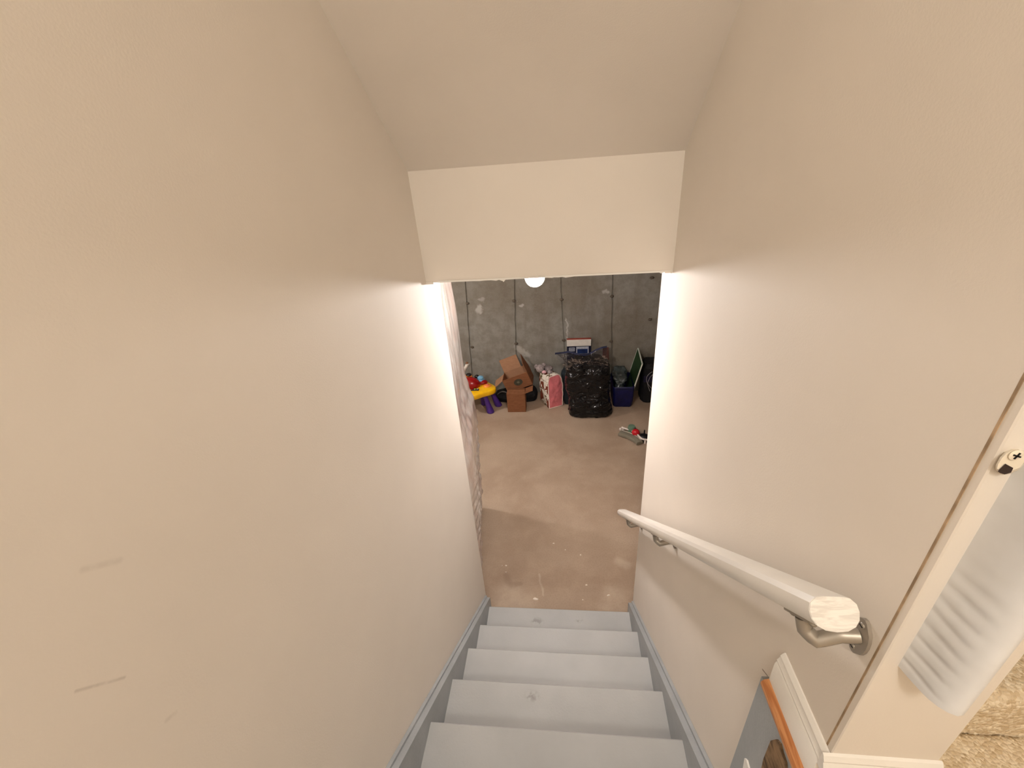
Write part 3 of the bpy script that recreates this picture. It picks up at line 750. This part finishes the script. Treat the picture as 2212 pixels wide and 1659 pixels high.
# cross-section of the bag end (u across, z up) with rounded shoulders
ush = [(0.0, .001), (pw, .001), (pw + .006, .15), (pw + .004, .30), (pw - .012, .37), (pw - .035, ph - .008), (pw - .06, ph), (.03, ph), (.006, ph - .01), (-.004, .36), (-.006, .2)]
def wob(p, k=.006): return p + Vector((k * noise.noise(p * 16), k * noise.noise(p * 16 + Vector((4, 4, 4))), k * .6 * noise.noise(p * 14 + Vector((8, 1, 1))) if p.z > .01 else 0))
def dense(poly, q=5):
    out = []
    for i in range(len(poly)):
        a = Vector(poly[i]); b_ = Vector(poly[(i + 1) % len(poly)])
        out += [a.lerp(b_, t / q) for t in range(q)]
    return out
sec = dense(ush, 5); ms = len(sec); nd = 14; V = []
for k in range(nd + 1):
    t = k / nd; bul = 1 + .05 * math.sin(t * math.pi); drop = 1 - .05 * t
    for s in sec:
        u = (s.x - pw / 2) * bul + pw / 2
        V.append(bx @ wob(Vector((u, .004 + t * pd, s.y * drop)), .01))
Fc = [[k * ms + j, k * ms + (j + 1) % ms, (k + 1) * ms + (j + 1) % ms, (k + 1) * ms + j] for k in range(nd) for j in range(ms)] + [list(range(nd * ms, (nd + 1) * ms))]
link_mesh('printed_body', V, Fc, M_pat, pb_, True)
cen = Vector((pw / 2, ph / 2)); V = []; rings = 9
for r in range(rings + 1):
    f = 1 - r / rings
    for s in sec:
        q = cen + (s - cen) * max(f, .002)
        V.append(bx @ wob(Vector((q.x, -.002 - .022 * (1 - f ** 2) * (.5 + .5 * abs(noise.noise(Vector((q.x * 18, 0, q.y * 11))))), q.y)), .007))
Fc = [[r * ms + j, r * ms + (j + 1) % ms, (r + 1) * ms + (j + 1) % ms, (r + 1) * ms + j] for r in range(rings) for j in range(ms)]
link_mesh('pink_end', V, Fc, M_pink, pb_, True)
M_pipe = simple('cream_piping', (232, 212, 200), .7)
tube('piping', [bx @ wob(Vector((s.x, -.002, max(s.y, .006))), .007) for s in sec] + [bx @ wob(Vector((sec[0].x, -.002, .006)), .007)], .0055, M_pipe, pb_, 6, (.3, .9, .1))
# grey plush toy lying on the bag
M_fur = simple('grey_plush_fur', (150, 138, 136), .95, .3, 40, .9, 130)
M_furp = simple('pink_plush', (206, 160, 166), .95, .15, 40, .6, 130)
pc = AtY(1170, 796, 4.62)
pl_ = thing('plush_toy', (pc.x, pc.y, pc.z - .06), 'grey and pink plush toy lying on top of the printed fabric bag', 'plush toy')
bd = blob('body', pc + Vector((.055, .04, -.022)), (.075, .05, .04), M_fur, pl_, 4, .12, 7)
hd_ = blob('head', pc + Vector((-.012, 0, .0)), (.052, .048, .05), M_fur, pl_, 4, .12, 8)
blob('ear', pc + Vector((-.062, .01, .022)), (.022, .012, .028), M_fur, hd_, 3, .1, 7)
blob('ear', pc + Vector((.028, .012, .042)), (.024, .012, .022), M_fur, hd_, 3, .1, 7)
blob('muzzle', pc + Vector((.028, -.035, -.028)), (.028, .022, .02), M_furp, hd_, 3, .06, 6)
blob('eye', pc + Vector((.030, -.036, .012)), .008, M_blk, hd_, 2)
blob('eye', pc + Vector((-.012, -.046, -.022)), .007, M_blk, hd_, 2)
blob('paw', pc + Vector((.095, -.02, -.038)), (.032, .026, .022), M_fur, pl_, 3, .12, 7)
# dark cloth bundle between the printed bag and the stuffed clear bag
M_teal = simple('dark_teal_and_maroon_cloth', (22, 32, 38), .85, .35, 8, .4, 40)
sk = stuffed('cloth_bundle', [(0, .045, 4.66, .045, .07), (.08, .045, 4.66, .05, .08), (.25, .05, 4.66, .05, .08), (.38, .03, 4.66, .055, .07), (.44, .03, 4.66, .03, .03), (.45, .03, 4.66, .004, .004)], M_teal, None, amp=.014, seed=8, n=36, per=6)
tag(sk, 'dark cloth bundle wedged behind the pink bag and the black-filled clear bag', 'bundle')

# ------------------------------------------------------------------ clear zip bag stuffed with black bedding
m, nt, b = new_mat('black_bedding_under_clear_film', .9, 0, .1)
co = coords(nt)
nt.link(nt.mix(nt.ramp(nt.noise(co, 7, 3), .3, .7), lin(2, 2, 3), lin(7, 5, 7)), b.inputs['Base Color'])
b.inputs['Coat Weight'].default_value = 1.0; b.inputs['Coat Roughness'].default_value = .05; b.inputs['Coat IOR'].default_value = 1.38
bp = nt.new('ShaderNodeBump'); bp.inputs['Strength'].default_value = .8; bp.inputs['Distance'].default_value = .05
cr = nt.noise(nt.vec('MULTIPLY', co, (1, 1, 1.5)), 7, 2, .45, 1.2)
rid = nt.math('ABSOLUTE', nt.math('SUBTRACT', cr, .5))
nt.link(nt.math('SUBTRACT', .3, rid), bp.inputs['Height']); nt.link(bp.outputs[0], b.inputs['Coat Normal'])
M_bag = m
def film_mat():
    m = bpy.data.materials.new('clear_crinkled_film'); m.use_nodes = True; nt = NT(m); nt.n.clear()
    co = coords(nt)
    tr = nt.new('ShaderNodeBsdfTransparent'); tr.inputs[0].default_value = (.86, .86, .9, 1)
    gl = nt.new('ShaderNodeBsdfGlossy'); gl.inputs['Roughness'].default_value = .07; gl.inputs[0].default_value = (.95, .95, 1, 1)
    bp = nt.new('ShaderNodeBump'); bp.inputs['Strength'].default_value = .5; bp.inputs['Distance'].default_value = .03
    nt.link(nt.noise(co, 9, 2, .5, 1.5), bp.inputs['Height']); nt.link(bp.outputs[0], gl.inputs['Normal'])
    fr = nt.new('ShaderNodeFresnel'); fr.inputs[0].default_value = 1.35; nt.link(bp.outputs[0], fr.inputs['Normal'])
    mx = nt.new('ShaderNodeMixShader'); nt.link(nt.math('ADD', nt.math('MULTIPLY', fr.outputs[0], .4), .02, clamp=True), mx.inputs[0])
    nt.link(tr.outputs[0], mx.inputs[1]); nt.link(gl.outputs[0], mx.inputs[2])
    o = nt.new('ShaderNodeOutputMaterial'); nt.link(mx.outputs[0], o.inputs[0]); return m
M_film = film_mat()
zb = thing('clear_zip_bag', (.28, 4.4, 0), 'tall clear zip-top bag stuffed with black bedding, standing on the floor', 'bag')
yy = 4.40
stuffed('black_bedding', [(.002, .295, yy, .235, .125), (.03, .297, yy, .252, .150), (.14, .29, yy, .238, .155), (.24, .28, yy, .228, .145), (.30, .27, yy, .235, .135),
                          (.40, .258, yy, .25, .15), (.54, .265, yy, .25, .15), (.64, .28, yy, .225, .125), (.705, .27, yy, .15, .075), (.725, .265, yy, .03, .015)], M_bag, zb, 96, 14, .022, 7.0, 1.0, 3.6, None, .022)
topl = [(1199, 764), (1212, 762.5), (1228, 760), (1240, 763), (1252, 766), (1264, 767), (1276, 763), (1288, 756), (1300, 751), (1311, 749)]
Tp = [AtY(px, py, yy - .13 + .03 * math.sin(i * 1.3)) for i, (px, py) in enumerate(topl)]
def interp(P, u):
    f = u * (len(P) - 1); i = min(int(f), len(P) - 2); return P[i].lerp(P[i + 1], f - i)
def film(sgn):
    def fn(u, v):
        a = interp(Tp, u)
        lowx = .05 + .43 * u; zl = .585 + .06 * math.sin(u * math.pi)
        low = Vector((lowx, yy + (-.085 if sgn < 0 else .07), zl))
        p = low.lerp(a + Vector((0, .004 * sgn, 0)), v)
        p.y += sgn * .035 * math.sin(v * math.pi)
        k = .014 * math.sin(v * math.pi) ** .5
        q = p * 11
        return p + Vector((0, k * noise.fractal(q, .8, 2.1, 3) * 1.2, k * .4 * noise.noise(q * 1.3)))
    return fn
fm = grid_surface('film_front', film(-1), 70, 40, M_film, zb, True)
grid_surface('film_back', film(1), 50, 24, M_film, zb, True)
M_zip = simple('blue_zip_strip', (38, 44, 70), .4, .15)
sweep('zip_strip', [p + Vector((0, -.003, .002)) for p in Tp], [(-.003, -.009), (.003, -.009), (.003, .009), (-.003, .009)], M_zip, zb, 30)

# carton standing behind it
ct = thing('printed_carton', (.187, 4.855, 0), 'thin tall dark blue carton with white top band standing behind the clear bag', 'box')
M_navy = simple('dark_navy_print', (16, 20, 44), .35, .1, coat=.3)
cb_ = box('carton_body', (.05, 4.835, .001), (.328, 4.872, .645), M_navy, ct, .002, 1)
box('white_band', (.048, 4.832, .645), (.330, 4.874, .727), simple('white_carton_print', (216, 210, 200), .5, .05, 30), ct, .002, 1)
box('red_lid_edge', (.049, 4.836, .727), (.329, 4.872, .732), simple('red_print', (150, 60, 48), .5), ct)
M_lab = simple('pale_label', (168, 172, 182), .5, .15, 60)
box('label_panel', (.072, 4.8335, .580), (.140, 4.8355, .628), M_lab, cb_)
lp = box('label_panel', (.158, 4.8335, .548), (.302, 4.8355, .637), M_lab, cb_)
box('label_picture', (.169, 4.8325, .550), (.291, 4.834, .608), simple('blue_picture_print', (28, 44, 84), .4, .3, 20), lp)
for i in range(3): box('print_line', (.078, 4.833, .590 + i * .013), (.134, 4.8338, .595 + i * .013), M_navy, cb_)

# brown board leaning on the wall behind the bag
bl = panel('leaning_board', [(.44, 4.72, .001), (.555, 4.73, .001), (.535, 4.875, .60), (.47, 4.87, .60)], simple('dark_brown_board', (84, 44, 32), .6, .3, 12), None, .012)
tag(bl, 'dark reddish-brown board leaning on the concrete wall behind the clear bag', 'board')

# ------------------------------------------------------------------ blue tote with plastic bundle, green board
tb = thing('blue_tote', (.67, 4.67, 0), 'dark blue open tote standing beside the black-filled clear bag', 'tote')
M_blue = simple('royal_blue_woven_plastic', (9, 12, 66), .4, .25, 10, .6, 22)
def ring(x0, x1, y0, y1, r, n=6):
    out = []
    for cx, cy, a0 in ((x1 - r, y0 + r, -90), (x1 - r, y1 - r, 0), (x0 + r, y1 - r, 90), (x0 + r, y0 + r, 180)):
        for i in range(n + 1):
            a = R_(a0 + 90 * i / n); out.append((cx + r * math.cos(a), cy + r * math.sin(a)))
    return out
V = []; rws = [(.001, .015, 0), (.02, .004, 0), (.10, .0, 0), (.19, -.003, 0), (.265, -.006, 0), (.272, .0, 0), (.20, .006, 1), (.02, .012, 1)]
for z, ins, k in rws:
    for x, y in ring(.565 + ins, .795 - ins, 4.495 + ins, 4.86 - ins, .03):
        p = Vector((x, y, z)); V.append(p + Vector((.006 * noise.noise(p * 12), .008 * noise.noise(p * 11 + Vector((3, 3, 3))), .008 * noise.noise(p * 9) if z > .2 else 0)))
mr = len(ring(0, 1, 0, 1, .1))
Fc = [[i * mr + j, i * mr + (j + 1) % mr, (i + 1) * mr + (j + 1) % mr, (i + 1) * mr + j] for i in range(len(rws) - 1) for j in range(mr)] + [list(range(mr))[::-1], list(range((len(rws) - 1) * mr, len(rws) * mr))]
link_mesh('tote_body', V, Fc, M_blue, tb, 50)
box('rim_band', (.59, 4.488, .235), (.77, 4.4925, .262), simple('navy_hem', (14, 18, 60), .5), tb, .002, 1)
M_gplast = simple('grey_clear_plastic', (52, 60, 60), .25, .35, 14, .9, 30, coat=.6)
gb = stuffed('plastic_bundle', [(.06, .645, 4.68, .05, .08), (.12, .645, 4.68, .065, .12), (.25, .648, 4.70, .068, .12), (.31, .655, 4.73, .085, .10), (.36, .66, 4.77, .088, .07), (.385, .665, 4.79, .075, .04), (.39, .665, 4.79, .01, .006)], M_gplast, None, 64, 10, .03, 8, 4.0, 4.0, None, .03)
tag(gb, 'greyish crumpled clear plastic bundle sitting inside the blue tote', 'bundle')
gd = thing('green_board', (.76, 4.68, .03), 'thin green board with white edges standing tilted in the blue tote', 'board')
T2 = AtY(1387.5, 786, 4.53); B2 = AtY(1369.5, 838, 4.53); dn = (B2 - T2) / (T2.z - B2.z)
B2 = T2 + dn * (T2.z - .035)
T1 = AtY(1378.5, 752, 4.865); B1 = T1 + dn * (T1.z - .045)
panel('green_face', [T1, T2, B2, B1], simple('green_felt_board', (20, 50, 14), .7, .15, 10, .2), gd, .010)
M_edge = simple('white_board_edge', (214, 218, 204), .5)
nd_ = (T2 - T1).cross(B1 - T1).normalized()
for a, e in ((T1, T2), (T2, B2), (B2, B1), (B1, T1)):
    sweep('edge_strip', [a, e], [(-.0065, -.003), (.0065, -.003), (.0065, .003), (-.0065, .003)], M_edge, gd, False, (T2 - B2).normalized() if a in (T1, B2) else (T2 - T1).normalized())
# black bag by the right-hand wall edge, with cables over it
kb = stuffed('black_bag', [(0, 1.02, 4.70, .10, .10), (.03, 1.02, 4.70, .125, .125), (.25, 1.02, 4.70, .125, .13), (.44, 1.02, 4.70, .12, .12), (.50, 1.03, 4.70, .10, .10), (.51, 1.03, 4.70, .02, .02)], M_blkcloth, None, 56, 10, .012, 8, 6.0, 4)
tag(kb, 'black upright bag next to the green board', 'bag')
bn = link_mesh('blue_band', [], [], None)
bpy.data.objects.remove(bn)
box('blue_band', (.905, 4.563, .29), (1.13, 4.575, .37), simple('deep_blue_band', (8, 10, 44), .5), kb, .004, 1)
M_wire = simple('grey_wire', (150, 146, 150), .4)
for pts, lab in (([(1409, 803), (1402, 808), (1397.5, 814), (1396.5, 821), (1399, 830), (1401, 837), (1404, 845)], 'pale wire loop hanging over the black bag, the outer one'),
                 ([(1412, 808), (1405, 814), (1401, 822), (1399.5, 828), (1403, 834), (1409, 840), (1414, 844)], 'pale wire loop hanging over the black bag, crossing the outer one')):
    P = [AtY(px, py, 4.548) for px, py in pts]; Q = []
    for i in range(len(P) - 1):
        for t in range(4):
            p0, p1, p2, p3 = P[max(i - 1, 0)], P[i], P[i + 1], P[min(i + 2, len(P) - 1)]; s = t / 4
            Q.append(.5 * (2 * p1 + (p2 - p0) * s + (2 * p0 - 5 * p1 + 4 * p2 - p3) * s * s + (3 * p1 - p0 - 3 * p2 + p3) * s ** 3))
    Q.append(P[-1])
    tag(tube('cable', Q, .0028, M_wire, None, 6, (0, 1, 0)), lab, 'cable')

# ------------------------------------------------------------------ toy arch on the floor
ta = thing('toy_arch', (.70, 3.89, 0), 'grey curved baby toy bar with green and red knobs lying on the floor', 'toy')
def smooth_path(P, q=5):
    Q = []
    for i in range(len(P) - 1):
        for t in range(q):
            p0, p1, p2, p3 = P[max(i - 1, 0)], P[i], P[i + 1], P[min(i + 2, len(P) - 1)]; s = t / q
            Q.append(.5 * (2 * p1 + (p2 - p0) * s + (2 * p0 - 5 * p1 + 4 * p2 - p3) * s * s + (3 * p1 - p0 - 3 * p2 + p3) * s ** 3))
    return Q + [P[-1]]
M_ag = simple('grey_green_plastic', (128, 122, 106), .45, .08, 12)
cp = smooth_path([AtZ(px, py, .03) for px, py in ((1338.5, 934.5), (1346, 937), (1357, 940.5), (1368, 946), (1377, 952), (1382, 956.5))])
sweep('curved_bar', cp, [(-.034, -.018), (.034, -.018), (.036, -.008), (.034, .008), (.028, .012), (-.028, .012), (-.034, .008), (-.036, -.008)], M_ag, ta, 40)
rd = [p + Vector((.018, .030, .012)) for p in cp]
tube('raised_edge', rd, .006, simple('pale_grey_plastic', (168, 160, 146), .4), ta, 6)
M_wp = simple('off_white_plastic', (222, 210, 200), .4)
bp_ = smooth_path([AtZ(px, py, .05) for px, py in ((1343, 923), (1354, 927), (1364, 930), (1373, 935), (1381, 943), (1387, 948), (1398, 950))])
tube('back_bar', bp_, .0095, M_wp, ta, 8)
for p in (bp_[2], bp_[-3]): tube('foot', [Vector((p.x, p.y, .001)), Vector((p.x, p.y, .045))], .012, M_wp, ta, 8, (0, 1, 0))
tip = AtZ(1340.5, 926, .03); blob('white_tip', (tip.x, tip.y, .022), (.016, .014, .02), M_wp, ta, 2)
g = AtZ(1364.5, 925, .06); lathe('green_knob', [(.0, -.045), (.036, -.045), (.040, -.03), (.040, .03), (.034, .042), (.0, .044)], simple('sage_green_plastic', (98, 122, 102), .4, .08), ta, 20, (g.x, g.y, .047))
lathe('black_ring', [(.0, -.012), (.028, -.012), (.028, .012), (.0, .012)], M_blk, ta, 16, (g.x + .038, g.y - .035, .05), Matrix.Rotation(R_(60), 4, 'Y'))
rb = AtZ(1373.5, 934, .055); blob('red_ball', (rb.x, rb.y, .05), .042, simple('bright_red_plastic', (190, 24, 36), .35, .1), ta, 3)
k = AtZ(1390, 944, .04); kc = blob('black_cup', (k.x + .005, k.y + .01, .035), (.06, .045, .033), M_blk, ta, 3)
tube('cup_stalk', [Vector((k.x + .012, k.y + .03, .06)), Vector((k.x + .012, k.y + .03, .105))], .007, M_blk, kc, 6, (0, 1, 0))
tube('white_rim', smooth_path([AtZ(px, py, .03) for px, py in ((1377, 941), (1381, 945.5), (1386.5, 948.5), (1397, 949.5), (1404, 949))]) , .008, M_wp, ta, 6)
tube('black_base_rim', smooth_path([AtZ(px, py, .012) for px, py in ((1381, 947), (1386, 952.5), (1391, 954.5), (1402, 955))]), .011, M_blk, ta, 6)

# ------------------------------------------------------------------ flakes of plaster on the floor
M_chip = simple('white_plaster', (236, 226, 212), .8, .05)
random.seed(11)
for (px, py, s) in [(1157, 1294, 4.6), (1093, 1222, 3.0), (1254, 1199, 2.2), (1196, 1174, 2.2), (1221, 1188, 2.0), (1267, 1264, 2.6), (1315, 1286, 3.0), (1093, 1236, 1.6), (1259, 1296, 1.8), (1085, 1222, 1.4)]:
    p = AtZ(px, py, 0); r = s * .0028; n = 7; a0 = random.random() * 6
    el = 1.5 if px in (1157, 1196, 1315) else 1.0
    ring_ = [(p.x + r * el * random.uniform(.7, 1.2) * math.cos(a0 + 2 * math.pi * i / n), p.y + r * random.uniform(.6, 1.1) * math.sin(a0 + 2 * math.pi * i / n)) for i in range(n)]
    V = [(x, y, .0005) for x, y in ring_] + [(p.x + (x - p.x) * .7, p.y + (y - p.y) * .7, .003 + .002 * random.random()) for x, y in ring_]
    o = link_mesh('plaster_chip', V, [[i, (i + 1) % n, n + (i + 1) % n, n + i] for i in range(n)] + [list(range(n, 2 * n)), list(range(n))[::-1]], M_chip)
    big = px == 1157
    tag(o, 'largest white plaster chip on the concrete near the bottom step' if big else 'small white plaster crumb scattered on the concrete floor', 'chip', None if big else 'plaster crumbs on the floor')
